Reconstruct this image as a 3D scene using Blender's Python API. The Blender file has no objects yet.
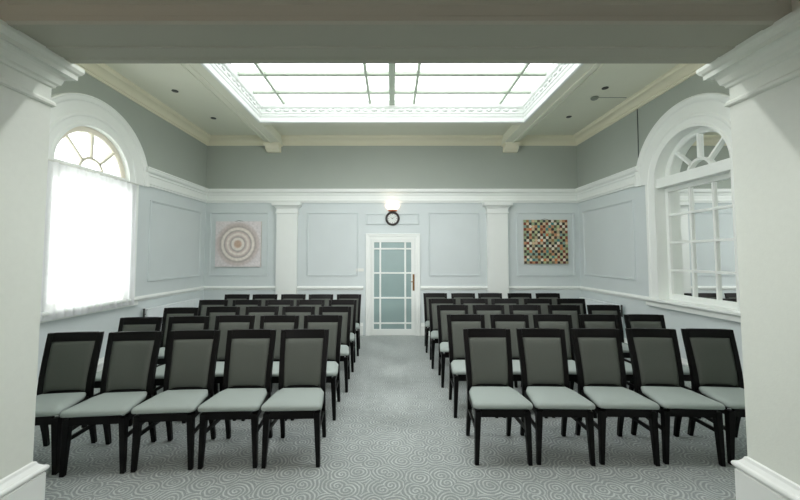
import bpy, bmesh, math, random
from mathutils import Vector, Matrix
R = math.radians
PI = math.pi
random.seed(4)
C = bpy.context.scene.collection
S = bpy.context.scene

# ------------------------------------------------------------------ materials
def srgb(r, g, b):
    f = lambda c: (c/255/12.92) if c/255 <= 0.04045 else ((c/255+0.055)/1.055)**2.4
    return (f(r), f(g), f(b), 1)

def mat(name, col, rough=0.6, spec=0.4, metal=0.0, noise=0.0, nscale=40, bump=0.0, bscale=200, emit=None, estr=0):
    m = bpy.data.materials.new(name); m.use_nodes = True
    nt = m.node_tree; b = nt.nodes['Principled BSDF']
    b.inputs['Base Color'].default_value = col
    b.inputs['Roughness'].default_value = rough
    b.inputs['Specular IOR Level'].default_value = spec
    b.inputs['Metallic'].default_value = metal
    tc = nt.nodes.new('ShaderNodeTexCoord')
    if noise:
        n = nt.nodes.new('ShaderNodeTexNoise'); n.inputs['Scale'].default_value = nscale; n.inputs['Detail'].default_value = 4
        nt.links.new(tc.outputs['Object'], n.inputs['Vector'])
        mx = nt.nodes.new('ShaderNodeMix'); mx.data_type = 'RGBA'
        mx.inputs['A'].default_value = [c*(1-noise) for c in col[:3]]+[1]
        mx.inputs['B'].default_value = [min(1, c*(1+noise)) for c in col[:3]]+[1]
        nt.links.new(n.outputs['Fac'], mx.inputs['Factor']); nt.links.new(mx.outputs['Result'], b.inputs['Base Color'])
    if bump:
        n2 = nt.nodes.new('ShaderNodeTexNoise'); n2.inputs['Scale'].default_value = bscale
        nt.links.new(tc.outputs['Object'], n2.inputs['Vector'])
        bp = nt.nodes.new('ShaderNodeBump'); bp.inputs['Strength'].default_value = bump; bp.inputs['Distance'].default_value = 0.002
        nt.links.new(n2.outputs['Fac'], bp.inputs['Height']); nt.links.new(bp.outputs['Normal'], b.inputs['Normal'])
    if emit:
        b.inputs['Emission Color'].default_value = emit; b.inputs['Emission Strength'].default_value = estr
    return m

WHITE = mat('white_gloss_paint', srgb(238, 242, 238), 0.35, 0.5, noise=0.02, nscale=6)
PILW = mat('white_pier_paint', srgb(226, 231, 222), 0.6, 0.3, noise=0.03, nscale=30, bump=0.25, bscale=90)
CEILP = mat('ceiling_paint', srgb(232, 232, 216), 0.8, 0.2, noise=0.02, nscale=3)
CORN = mat('cornice_cream_paint', srgb(236, 232, 210), 0.7, 0.3, noise=0.02, nscale=5)
NEARW = mat('near_room_wall_paint', srgb(170, 150, 132), 0.8, 0.2, noise=0.02, nscale=5)
LINT = mat('beam_paint_shaded', srgb(176, 176, 162), 0.75, 0.25, noise=0.02, nscale=5)  # white paint darkened: the soffit's shade is put into the colour
WOOD = mat('black_stained_wood', srgb(7, 6, 6), 0.40, 0.18, noise=0.25, nscale=25)
FABS = mat('grey_seat_fabric', srgb(152, 162, 157), 0.8, 0.35, noise=0.06, nscale=220, bump=0.3, bscale=500)
FABB = mat('grey_back_fabric_shaded', srgb(82, 86, 80), 0.8, 0.3, noise=0.10, nscale=260, bump=0.4, bscale=600)  # darker than the seat: shade on the upright backs put into the colour
BRASS = mat('brass', srgb(140, 104, 66), 0.35, 0.5, metal=0.8, noise=0.1)
DARKM = mat('dark_metal', srgb(60, 62, 60), 0.4, 0.5, metal=0.4, noise=0.05)
CLOCKB = mat('dark_clock_wood', srgb(48, 42, 40), 0.3, 0.5, noise=0.1)
DIAL = mat('white_dial', srgb(225, 230, 225), 0.5, 0.3, noise=0.01)
PLAST = mat('white_plastic', srgb(232, 234, 228), 0.4, 0.4, noise=0.01)
GREYP = mat('grey_wire_paint', srgb(70, 78, 76), 0.6, 0.3, noise=0.05)
RADM = mat('radiator_enamel', srgb(232, 238, 240), 0.35, 0.5, noise=0.01)
LAMPG = mat('lit_lamp_glass', srgb(255, 240, 225), 0.4, 0.4, noise=0.01, emit=(1, 0.82, 0.68, 1), estr=0.30)
SASHW = mat('window_sash_paint', srgb(228, 222, 206), 0.4, 0.5, noise=0.02, nscale=8)

def wall_mat():
    m = mat('wall_paint', srgb(190, 203, 201), 0.75, 0.25)
    nt = m.node_tree; b = nt.nodes['Principled BSDF']
    g = nt.nodes.new('ShaderNodeNewGeometry'); sx = nt.nodes.new('ShaderNodeSeparateXYZ')
    nt.links.new(g.outputs['Position'], sx.inputs[0])
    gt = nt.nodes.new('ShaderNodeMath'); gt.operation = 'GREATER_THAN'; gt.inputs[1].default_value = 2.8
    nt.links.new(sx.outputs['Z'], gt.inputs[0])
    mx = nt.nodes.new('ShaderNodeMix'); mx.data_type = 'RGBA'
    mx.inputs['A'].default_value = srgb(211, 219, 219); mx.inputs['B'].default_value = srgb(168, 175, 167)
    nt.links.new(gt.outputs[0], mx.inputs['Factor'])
    n = nt.nodes.new('ShaderNodeTexNoise'); n.inputs['Scale'].default_value = 3
    nt.links.new(g.outputs['Position'], n.inputs['Vector'])
    mr = nt.nodes.new('ShaderNodeMapRange'); mr.inputs['To Min'].default_value = 0.97; mr.inputs['To Max'].default_value = 1.03
    nt.links.new(n.outputs['Fac'], mr.inputs['Value'])
    mm = nt.nodes.new('ShaderNodeVectorMath'); mm.operation = 'SCALE'
    nt.links.new(mx.outputs['Result'], mm.inputs[0]); nt.links.new(mr.outputs['Result'], mm.inputs['Scale'])
    nt.links.new(mm.outputs[0], b.inputs['Base Color'])
    return m
WALL = wall_mat()

def carpet_mat():
    m = mat('swirl_carpet', srgb(120, 130, 128), 0.95, 0.1)
    nt = m.node_tree; b = nt.nodes['Principled BSDF']; L = nt.links.new
    b.inputs['Sheen Weight'].default_value = 0.5; b.inputs['Sheen Roughness'].default_value = 0.5
    g = nt.nodes.new('ShaderNodeNewGeometry')
    def M(op, a=None, bb=None, c=None):
        n = nt.nodes.new('ShaderNodeMath'); n.operation = op
        for i, v in enumerate((a, bb, c)):
            if v is None: continue
            if isinstance(v, (int, float)): n.inputs[i].default_value = v
            else: L(v, n.inputs[i])
        return n.outputs[0]
    # warp a little so that the rings are not perfect
    nz = nt.nodes.new('ShaderNodeTexNoise'); nz.inputs['Scale'].default_value = 9; L(g.outputs['Position'], nz.inputs['Vector'])
    vs = nt.nodes.new('ShaderNodeVectorMath'); vs.operation = 'SCALE'; vs.inputs['Scale'].default_value = 0.035; L(nz.outputs['Color'], vs.inputs[0])
    va = nt.nodes.new('ShaderNodeVectorMath'); va.operation = 'ADD'; L(g.outputs['Position'], va.inputs[0]); L(vs.outputs[0], va.inputs[1])
    vo = nt.nodes.new('ShaderNodeTexVoronoi'); vo.voronoi_dimensions = '2D'; vo.inputs['Scale'].default_value = 6.6; vo.inputs['Randomness'].default_value = 0.72
    L(va.outputs[0], vo.inputs['Vector'])
    sp = nt.nodes.new('ShaderNodeSeparateXYZ'); L(va.outputs[0], sp.inputs[0])
    sc = nt.nodes.new('ShaderNodeSeparateXYZ'); L(vo.outputs['Position'], sc.inputs[0])
    # cell centre is already in input space
    dx = M('SUBTRACT', sp.outputs['X'], sc.outputs['X']); dy = M('SUBTRACT', sp.outputs['Y'], sc.outputs['Y'])
    ang = M('ARCTAN2', dy, dx)
    dist = M('SQRT', M('ADD', M('MULTIPLY', dx, dx), M('MULTIPLY', dy, dy)))
    ph = M('ADD', M('MULTIPLY', dist, 2*PI/0.027), ang)
    s = M('SINE', ph)
    s = M('MULTIPLY_ADD', s, 0.5, 0.5)
    s = M('POWER', s, 2.0)
    nf = nt.nodes.new('ShaderNodeTexNoise'); nf.inputs['Scale'].default_value = 120; nf.inputs['Detail'].default_value = 3; L(g.outputs['Position'], nf.inputs['Vector'])
    nl = nt.nodes.new('ShaderNodeTexNoise'); nl.inputs['Scale'].default_value = 14; L(g.outputs['Position'], nl.inputs['Vector'])
    s = M('MULTIPLY', s, M('MULTIPLY_ADD', nl.outputs['Fac'], 1.5, 0.05))
    fac = M('ADD', M('MULTIPLY', s, 0.75), M('MULTIPLY', M('SUBTRACT', nf.outputs['Fac'], 0.5), 1.1))
    cr = nt.nodes.new('ShaderNodeValToRGB'); L(fac, cr.inputs[0])
    cr.color_ramp.elements[0].position = 0.0; cr.color_ramp.elements[0].color = srgb(132, 140, 138)
    cr.color_ramp.elements[1].position = 1.0; cr.color_ramp.elements[1].color = srgb(208, 216, 212)
    L(cr.outputs[0], b.inputs['Base Color'])
    bp = nt.nodes.new('ShaderNodeBump'); bp.inputs['Strength'].default_value = 0.3; bp.inputs['Distance'].default_value = 0.003
    L(fac, bp.inputs['Height']); L(bp.outputs['Normal'], b.inputs['Normal'])
    return m
CARPET = carpet_mat()

def pane_mat(name, tint, diff, rough=0.0, diffcol=(0.9, 0.9, 0.9, 1)):
    m = bpy.data.materials.new(name); m.use_nodes = True; nt = m.node_tree
    nt.nodes.remove(nt.nodes['Principled BSDF'])
    out = nt.nodes['Material Output']
    t = nt.nodes.new('ShaderNodeBsdfTransparent'); t.inputs[0].default_value = tint
    tl = nt.nodes.new('ShaderNodeBsdfTranslucent'); tl.inputs[0].default_value = diffcol
    mx = nt.nodes.new('ShaderNodeMixShader'); mx.inputs[0].default_value = diff
    nt.links.new(t.outputs[0], mx.inputs[1]); nt.links.new(tl.outputs[0], mx.inputs[2])
    gl = nt.nodes.new('ShaderNodeBsdfGlossy'); gl.inputs['Roughness'].default_value = 0.08
    m2 = nt.nodes.new('ShaderNodeMixShader')
    m2.inputs[0].default_value = 0.04; nt.links.new(mx.outputs[0], m2.inputs[1]); nt.links.new(gl.outputs[0], m2.inputs[2])
    nt.links.new(m2.outputs[0], out.inputs[0])
    return m
SKYG = pane_mat('skylight_glass', (0.72, 0.715, 0.73, 1), 0.10)
WING = pane_mat('clear_window_glass', (0.95, 0.96, 0.96, 1), 0.02)
def voile_mat():
    m = bpy.data.materials.new('white_voile'); m.use_nodes = True; nt = m.node_tree
    nt.nodes.remove(nt.nodes['Principled BSDF']); out = nt.nodes['Material Output']; L = nt.links.new
    t = nt.nodes.new('ShaderNodeBsdfTransparent')
    tl = nt.nodes.new('ShaderNodeBsdfTranslucent'); tl.inputs[0].default_value = (0.93, 0.93, 0.95, 1)
    df = nt.nodes.new('ShaderNodeBsdfDiffuse'); df.inputs[0].default_value = (0.93, 0.93, 0.94, 1)
    a = nt.nodes.new('ShaderNodeMixShader'); a.inputs[0].default_value = 0.25; L(tl.outputs[0], a.inputs[1]); L(df.outputs[0], a.inputs[2])
    n = nt.nodes.new('ShaderNodeTexNoise'); n.inputs['Scale'].default_value = 30
    tc = nt.nodes.new('ShaderNodeTexCoord'); mp = nt.nodes.new('ShaderNodeMapping'); mp.inputs['Scale'].default_value = (1, 1, 0.04)
    L(tc.outputs['Object'], mp.inputs[0]); L(mp.outputs[0], n.inputs['Vector'])
    mr = nt.nodes.new('ShaderNodeMapRange'); mr.inputs['To Min'].default_value = 0.80; mr.inputs['To Max'].default_value = 0.98; L(n.outputs['Fac'], mr.inputs['Value'])
    b = nt.nodes.new('ShaderNodeMixShader'); L(mr.outputs[0], b.inputs[0]); L(t.outputs[0], b.inputs[1]); L(a.outputs[0], b.inputs[2])
    L(b.outputs[0], out.inputs[0]); return m
VOILE = voile_mat()
MIRR = mat('mirror_glass', (0.92, 0.94, 0.93, 1), 0.0, 0.5, metal=1.0)
DOORG = mat('blue_grey_obscured_glass', srgb(148, 170, 168), 0.22, 0.5, noise=0.10, nscale=3)

# ------------------------------------------------------------------ mesh helpers
def obj(name, bm, m, parent=None, smooth=False, bevel=0.0, seg=2):
    me = bpy.data.meshes.new(name)
    bmesh.ops.recalc_face_normals(bm, faces=bm.faces[:])
    bm.to_mesh(me); bm.free()
    if isinstance(m, (list, tuple)):
        for k in m: me.materials.append(k)
    else: me.materials.append(m)
    o = bpy.data.objects.new(name, me); C.objects.link(o)
    if smooth:
        for p in me.polygons: p.use_smooth = True
    if bevel:
        b = o.modifiers.new('bevel', 'BEVEL'); b.width = bevel; b.segments = seg; b.limit_method = 'ANGLE'; b.angle_limit = R(40)
    if parent: o.parent = parent
    return o
def tag(o, label, cat, group=None, kind=None):
    if label: o['label'] = label
    if cat: o['category'] = cat
    if group: o['group'] = group
    if kind: o['kind'] = kind
    return o
def struct(o):
    o['kind'] = 'structure'; return o
def empty(name, loc=(0, 0, 0), rz=0):
    o = bpy.data.objects.new(name, None); C.objects.link(o); o.location = loc; o.rotation_euler = (0, 0, rz); o.empty_display_size = 0.1
    return o
def add_box(bm, x0, x1, y0, y1, z0, z1):
    v = [bm.verts.new(p) for p in ((x0, y0, z0), (x1, y0, z0), (x1, y1, z0), (x0, y1, z0), (x0, y0, z1), (x1, y0, z1), (x1, y1, z1), (x0, y1, z1))]
    for f in ((0, 1, 2, 3), (4, 5, 6, 7), (0, 1, 5, 4), (1, 2, 6, 5), (2, 3, 7, 6), (3, 0, 4, 7)): bm.faces.new([v[i] for i in f])
def box(x0, x1, y0, y1, z0, z1):
    bm = bmesh.new(); add_box(bm, x0, x1, y0, y1, z0, z1); return bm
def boxes(lst):
    bm = bmesh.new()
    for a in lst: add_box(bm, *a)
    return bm
def add_loft(bm, rings, cap=True, closed=False):
    """rings: list of equal-length closed loops of 3D points"""
    vs = [[bm.verts.new(p) for p in r] for r in rings]
    n = len(vs[0]); m = len(vs)
    for i in range(m if closed else m-1):
        a, b = vs[i], vs[(i+1) % m]
        for j in range(n):
            bm.faces.new((a[j], a[(j+1) % n], b[(j+1) % n], b[j]))
    if cap and not closed:
        bm.faces.new(vs[0]); bm.faces.new(vs[-1])
def sweep(bm, prof, path, closed=False):
    """mitred horizontal moulding; prof = [(offset to the left of travel, z)], path = [(x, y)]"""
    n = len(path); rings = []
    for i, p in enumerate(path):
        p = Vector(p)
        ds = []
        if closed or i > 0: ds.append((p-Vector(path[(i-1) % n])).normalized())
        if closed or i < n-1: ds.append((Vector(path[(i+1) % n])-p).normalized())
        ns = [Vector((-d.y, d.x)) for d in ds]
        if len(ns) == 1: mt = ns[0]
        else:
            mt = (ns[0]+ns[1]).normalized(); mt = mt/max(0.2, mt.dot(ns[0]))
        rings.append([(p.x+mt.x*o, p.y+mt.y*o, z) for o, z in prof])
    add_loft(bm, rings, closed=closed)
def tube(bm, pts, r, n=8):
    rings = []
    for i, p in enumerate(pts):
        p = Vector(p)
        d = (Vector(pts[min(i+1, len(pts)-1)])-Vector(pts[max(i-1, 0)])).normalized()
        a = d.orthogonal().normalized() if i == 0 else a
        a = (a-d*a.dot(d)).normalized(); b = d.cross(a)
        rings.append([p+(a*math.cos(2*PI*k/n)+b*math.sin(2*PI*k/n))*r for k in range(n)])
    add_loft(bm, rings)
def lathe(bm, prof, axis_o, ax, n=32):
    """prof = [(r, h)] closed loop or open with r=0 ends; ax = 'z' or 'y'(towards -Y) """
    rings = []
    for k in range(n):
        t = 2*PI*k/n; ring = []
        for r, h in prof:
            if ax == 'z': ring.append((axis_o[0]+r*math.cos(t), axis_o[1]+r*math.sin(t), axis_o[2]+h))
            else: ring.append((axis_o[0]+r*math.cos(t), axis_o[1]-h, axis_o[2]+r*math.sin(t)))
        rings.append(ring)
    vs = [[bm.verts.new(p) for p in r] for r in rings]
    m = len(prof)
    for i in range(n):
        a, b = vs[i], vs[(i+1) % n]
        for j in range(m-1): bm.faces.new((a[j], a[j+1], b[j+1], b[j]))
    bmesh.ops.remove_doubles(bm, verts=bm.verts[:], dist=1e-5)

# ------------------------------------------------------------------ dimensions
W = 3.775; YB = 7.05; YF = 2.16; ZC = 4.0
CY = 4.38; OW = 0.56; SPR = 2.63; SILL = 0.97      # side window opening
PX = 2.13; PXL = 2.15; PY0 = 1.35                              # pier inner face, near end
ZS = 2.80                                           # beam soffit

# ------------------------------------------------------------------ floor, ceilings, walls
struct(obj('floor', box(-4.4, 4.4, -4.2, YB+0.3, -0.1, 0), CARPET))
# skylight opening
SX = 2.22; SY0 = 2.95; SY1 = 5.76; ZR = 3.83
ZB = ZR+0.02
def side_wall(s):
    bm = bmesh.new(); x0, x1 = s*W, s*(W+0.3)
    N = 28
    arch = [(CY-OW*math.cos(PI*i/N), SPR+OW*math.sin(PI*i/N)) for i in range(N+1)]
    y0, y1, zt = YF-0.1, YB+0.3, ZC+0.1
    def F(x, pts): bm.faces.new([bm.verts.new((x, y, z)) for y, z in pts])
    for x in (x0, x1):
        F(x, [(y0, 0), (CY-OW, 0), (CY-OW, SPR), (CY-OW, zt), (y0, zt)])
        F(x, [(CY+OW, 0), (y1, 0), (y1, zt), (CY+OW, zt), (CY+OW, SPR)])
        F(x, [(CY-OW, 0), (CY+OW, 0), (CY+OW, SILL), (CY-OW, SILL)])
        for i in range(N):
            a, b = arch[i], arch[i+1]
            F(x, [a, b, (b[0], zt), (a[0], zt)])
    loop = [(CY-OW, SILL)]+arch+[(CY+OW, SILL)]
    for i in range(len(loop)):
        a, b = loop[i], loop[(i+1) % len(loop)]
        bm.faces.new([bm.verts.new(p) for p in ((x0, a[0], a[1]), (x0, b[0], b[1]), (x1, b[0], b[1]), (x1, a[0], a[1]))])
    outer = [(y0, 0), (y1, 0), (y1, zt), (y0, zt)]
    for i in range(4):
        a, b = outer[i], outer[(i+1) % 4]
        bm.faces.new([bm.verts.new(p) for p in ((x0, a[0], a[1]), (x0, b[0], b[1]), (x1, b[0], b[1]), (x1, a[0], a[1]))])
    bmesh.ops.remove_doubles(bm, verts=bm.verts[:], dist=1e-5)
    return bm
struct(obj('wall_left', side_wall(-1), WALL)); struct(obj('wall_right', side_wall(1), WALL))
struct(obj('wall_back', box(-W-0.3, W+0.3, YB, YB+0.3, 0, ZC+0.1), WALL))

# wall between the two rooms: two piers and the beam across
struct(obj('wall_front', boxes([(-W-0.3, -PXL, PY0, YF, 0, ZC+0.1), (PX, W+0.3, PY0, YF, 0, ZC+0.1), ]), PILW))
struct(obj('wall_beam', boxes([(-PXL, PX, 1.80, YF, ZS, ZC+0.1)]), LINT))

# hall ceiling round the skylight
bm = boxes([(-W-0.3, -SX-0.05, PY0, YB+0.3, ZC, ZC+0.12), (SX+0.05, W+0.3, PY0, YB+0.3, ZC, ZC+0.12),
            (-SX-0.05, SX+0.05, PY0, SY0-0.05, ZC, ZC+0.12), (-SX-0.05, SX+0.05, SY1+0.05, YB+0.3, ZC, ZC+0.12)])
struct(obj('ceiling', bm, CEILP))
# ring beams: stepped
bm = bmesh.new()
for s in (-1, 1):
    a, b = sorted((s*(SX+0.006), s*2.41)); add_box(bm, a, b, YF, YB, ZR, ZC+0.02)
    a, b = sorted((s*2.385, s*2.42)); add_box(bm, a, b, YF, YB, ZR-0.014, ZR+0.04)
    a, b = sorted((s*2.515, s*2.545)); add_box(bm, a, b, YF, YB, ZR+0.022, ZR+0.06)
    a, b = sorted((s*2.40, s*2.53)); add_box(bm, a, b, YF, YB, ZR+0.035, ZC+0.02)
add_box(bm, -SX, SX, SY1+0.006, SY1+0.17, ZR, ZC+0.02); add_box(bm, -SX, SX, SY0-0.2, SY0-0.006, ZR, ZC+0.02)
struct(obj('trim_1', bm, CEILP, bevel=0.006))
# brackets under the beam ends
def bracket(cx):
    bm = bmesh.new(); prof = [(0, 0), (0.20, 0), (0.20, -0.03), (0.17, -0.045), (0.155, -0.075), (0.13, -0.105), (0.10, -0.12), (0.085, -0.145), (0, -0.145)]
    rings = [[(cx+s, YB-o, ZR+z) for o, z in prof] for s in (-0.14, 0.14)]
    add_loft(bm, rings); add_box(bm, cx-0.165, cx+0.165, YB-0.225, YB, ZR-0.02, ZR+0.012)
    return bm
struct(obj('trim_2', bracket(-2.40), CORN, bevel=0.004)); struct(obj('trim_3', bracket(2.40), CORN, bevel=0.004))

# ceiling cornice: ring of the hall, left of travel = inside
cprof = [(0, ZR), (0.02, ZR), (0.025, ZR+0.025), (0.04, ZR+0.03)]+[(0.04+0.085*(1-math.cos(t)), ZR+0.03+0.085*math.sin(t)) for t in [PI/2*i/6 for i in range(1, 7)]]+[(0.13, ZR+0.125), (0.145, ZR+0.14), (0.145, ZC+0.01), (0, ZC+0.01)]
bm = bmesh.new(); sweep(bm, cprof, [(W, YF), (W, YB), (-W, YB), (-W, YF)], closed=True)
struct(obj('trim_4', bm, CORN))

# entablature band
eprof = [(0, 2.655), (0.035, 2.655), (0.035, 2.675), (0.05, 2.685), (0.05, 2.715), (0.035, 2.725), (0.035, 2.80), (0.05, 2.815), (0.05, 2.835)]+[(0.055+0.045*math.sin(t), 2.90-0.055*math.cos(t)) for t in [PI/2*i/4 for i in range(5)]]+[(0.11, 2.905), (0.11, 2.925), (0, 2.93)]
bm = bmesh.new(); sweep(bm, eprof, [(W, 5.22), (W, YB), (-W, YB), (-W, 5.22)])
struct(obj('trim_5', bm, WHITE))
bm = bmesh.new(); sweep(bm, eprof, [(-W, 3.54), (-W, YF)]); sweep(bm, eprof, [(W, YF), (W, 3.54)])
struct(obj('trim_6', bm, WHITE))
# dado rail
dprof = [(0, 0.905), (0.012, 0.905), (0.02, 0.925), (0.035, 0.935), (0.035, 0.955), (0.022, 0.965), (0.018, 0.978), (0, 0.978)]
bm = bmesh.new(); DC = 0.575
sweep(bm, dprof, [(W, CY+0.72), (W, YB), (DC, YB)]); sweep(bm, dprof, [(-DC, YB), (-W, YB), (-W, CY+0.70)])
struct(obj('trim_7', bm, WHITE))
# skirting
sprof = [(0, 0), (0.025, 0), (0.025, 0.17), (0.034, 0.175), (0.034, 0.195), (0.024, 0.205), (0.014, 0.235), (0.012, 0.25), (0, 0.25)]
bm = bmesh.new(); sweep(bm, sprof, [(W, YF), (W, YB-0.02)]); struct(obj('baseboard_right', bm, WHITE))
bm = bmesh.new(); sweep(bm, sprof, [(-W, YB-0.02), (-W, YF)]); struct(obj('baseboard_left', bm, WHITE))
bm = bmesh.new(); sweep(bm, sprof, [(W, YB), (DC, YB)]); sweep(bm, sprof, [(-DC, YB), (-W, YB)]); struct(obj('baseboard_back', bm, WHITE))

# panel mouldings (thin raised frames)
def add_frame(bm, plane, c, a0, a1, z0, z1, w=0.032, d=0.019):
    """rectangular picture-frame moulding; plane 'y' -> on back wall (facing -Y); 'x+' on right wall; 'x-' on left wall"""
    def P(a, z, o):
        if plane == 'y': return (a, c-o, z)
        if plane == 'x+': return (c-o, a, z)
        return (c+o, a, z)
    prof = [(0, 0), (0, d*0.6), (w*0.25, d), (w*0.55, d*0.45), (w*0.8, d*0.7), (w, 0)]
    rings = []
    for (a, z, sa, sz) in ((a0, z0, 1, 1), (a1, z0, -1, 1), (a1, z1, -1, -1), (a0, z1, 1, -1)):
        rings.append([P(a+sa*o, z+sz*o, h) for o, h in prof])
    add_loft(bm, rings, closed=True)
k = 8
for a0, a1, z0, z1 in ((-3.68, -2.50, 1.18, 2.46), (-1.72, -0.68, 1.18, 2.46), (0.74, 1.77, 1.18, 2.46), (2.51, 3.68, 1.18, 2.46), (-0.53, 0.55, 2.21, 2.44)):
    bm = bmesh.new(); add_frame(bm, 'y', YB, a0, a1, z0, z1); struct(obj('trim_%d' % k, bm, WALL)); k += 1
for a0, a1, z0, z1 in ((-3.52, -2.66, 1.30, 2.36),):
    pass
bm = bmesh.new(); add_frame(bm, 'x-', -W, 5.42, 6.88, 1.18, 2.45); struct(obj('trim_%d' % k, bm, WALL)); k += 1
bm = bmesh.new(); add_frame(bm, 'x+', W, 5.43, 6.88, 1.20, 2.46); struct(obj('trim_%d' % k, bm, WALL)); k += 1

# pilasters on the back wall
def pilaster(cx):
    bm = bmesh.new(); h = 0.205; d = 0.075
    add_box(bm, cx-h, cx+h, YB-d, YB, 0, 2.50)
    def ring(prof, hh=h):
        pth = [(cx+hh, YB+0.01), (cx+hh, YB-d), (cx-hh, YB-d), (cx-hh, YB+0.01)]
        pth = pth[::-1]
        sweep(bm, [(-o, z) for o, z in prof], pth)
    ring([(-0.01, 2.43), (0.015, 2.43), (0.02, 2.445), (0.015, 2.46), (-0.01, 2.46)])
    ring([(-0.05, 2.455), (0.006, 2.455), (0.006, 2.53), (0.018, 2.536), (0.024, 2.555), (0.05, 2.575), (0.080, 2.588), (0.080, 2.655), (-0.05, 2.655)])
    ring([(-0.01, 0), (0.03, 0), (0.03, 0.19), (0.04, 0.20), (0.04, 0.22), (0.015, 0.245), (-0.01, 0.25)])
    return bm
struct(obj('trim_%d' % k, pilaster(-2.105), WHITE)); k += 1
struct(obj('trim_%d' % k, pilaster(2.112), WHITE)); k += 1

# pier capitals and bases (path goes round the visible sides)
def pier_ring(bm, prof, s):
    q = PX if s > 0 else PXL
    if s < 0 and prof is base: prof = [(a, b*0.92) for a, b in prof]
    path = [(W+0.1, YF), (q, YF), (q, PY0), (W+0.1, PY0)]
    # travelling away from the wall: outside of pier is on the right of travel for +X pier
    if s > 0: sweep(bm, [(-o, z) for o, z in [(-a, b) for a, b in prof]] if False else [(-o, z) for o, z in prof], [(x, y) for x, y in path])
    else: sweep(bm, [(o, z) for o, z in prof], [(-x, y) for x, y in path])
cap = [(-0.02, 2.625), (0.004, 2.625), (0.012, 2.63), (0.016, 2.645), (0.03, 2.655), (0.036, 2.675)]+[(0.036+0.04*(1-math.cos(t)), 2.675+0.04*math.sin(t)) for t in [PI/2*i/4 for i in range(1, 5)]]+[(0.085, 2.715), (0.085, 2.745), (0.098, 2.755), (0.108, 2.775), (0.108, ZS-0.0005), (-0.02, ZS-0.0005)]
neck = [(-0.02, 2.505), (0.008, 2.505), (0.018, 2.515), (0.018, 2.53), (0.006, 2.545), (-0.02, 2.545)]
base = [(-0.02, 0), (0.042, 0), (0.042, 0.272), (0.036, 0.278), (0.040, 0.284)]+[(0.034+0.019*math.sin(t), 0.304-0.02*math.cos(t)) for t in [PI*i/8 for i in range(9)]]+[(0.030, 0.328), (0.016, 0.345), (0.010, 0.362), (0, 0.368), (-0.02, 0.368)]
for s in (-1, 1):
    bm = bmesh.new(); pier_ring(bm, cap, s); pier_ring(bm, neck, s); struct(obj('trim_%d' % k, bm, PILW)); k += 1
    bm = bmesh.new(); pier_ring(bm, base, s); struct(obj('baseboard_front_%s' % ('left' if s < 0 else 'right'), bm, WHITE))
# beads along the beam's lower edges
bm = bmesh.new()
rings = [[(x, YF-0.16, ZS+0.002), (x, YF-0.155, ZS-0.007), (x, YF-0.06, ZS-0.007), (x, YF-0.05, ZS-0.002), (x, YF-0.03, ZS-0.009), (x, YF+0.01, ZS-0.009), (x, YF+0.02, ZS), (x, YF+0.02, ZS+0.04), (x, YF-0.002, ZS+0.04)] for x in (-PX+0.09, PX-0.09)]
add_loft(bm, rings)
rings = [[(x, 1.85, ZS+0.002), (x, 1.845, ZS-0.006), (x, 1.80, ZS-0.008), (x, 1.785, ZS+0.004), (x, 1.785, ZS+0.03), (x, 1.797, ZS+0.04), (x, 1.797, ZS+0.10), (x, 1.77, ZS+0.12), (x, 1.77, ZS+0.14), (x, 1.785, ZS+0.16), (x, 1.785, ZS+0.3), (x, 1.802, ZS+0.3)] for x in (-PX+0.09, PX-0.09)]
add_loft(bm, rings)
struct(obj('trim_%d' % k, bm, LINT)); k += 1

# near room (behind the camera); rear-wall opening added to let in fill light
bm = boxes([(-4.3, -4.0, -4.2, PY0, 0, 3.6), (4.0, 4.3, -4.2, PY0, 0, 3.6)])
struct(obj('wall_near_sides', bm, NEARW))
bm = boxes([(-4.3, -1.5, -4.2, -4.0, 0, 3.6), (1.5, 4.3, -4.2, -4.0, 0, 3.6), (-1.5, 1.5, -4.2, -4.0, 0, 1.1), (-1.5, 1.5, -4.2, -4.0, 2.1, 3.6)])
struct(obj('wall_near_rear', bm, NEARW))
struct(obj('ceiling_near', box(-4.3, 4.3, -4.2, PY0+0.45, 3.5, 3.62), NEARW))

# ------------------------------------------------------------------ skylight
sk = struct(empty('window_3', (0, (SY0+SY1)/2, ZR)))
def rel(o, par): o.parent = par; o.matrix_parent_inverse = Matrix.Translation(-Vector(par.location)); return o
# crown of the well: stepping inward and upward; path counter-clockwise => left = inside
wprof = [(-0.022, ZR-0.0), (-0.022, ZR-0.014), (-0.012, ZR-0.022), (0.012, ZR-0.022), (0.02, ZR-0.012), (0.02, ZR+0.02), (0.006, ZR+0.035), (0.006, ZR+0.065), (0.016, ZR+0.075), (0.022, ZR+0.09), (0.022, ZR+0.115), (0.034, ZR+0.125), (0.034, ZR+0.145), (0.03, ZR+0.15), (0.03, ZR+0.205), (0.05, ZR+0.215), (0.06, ZR+0.235), (0.06, ZR+0.34), (-0.004, ZR+0.34), (-0.004, ZR+0.001)]
bm = bmesh.new(); sweep(bm, wprof, [(-SX, SY0), (SX, SY0), (SX, SY1), (-SX, SY1)], closed=True)
rel(obj('window_frame', bm, WHITE), sk)
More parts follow.
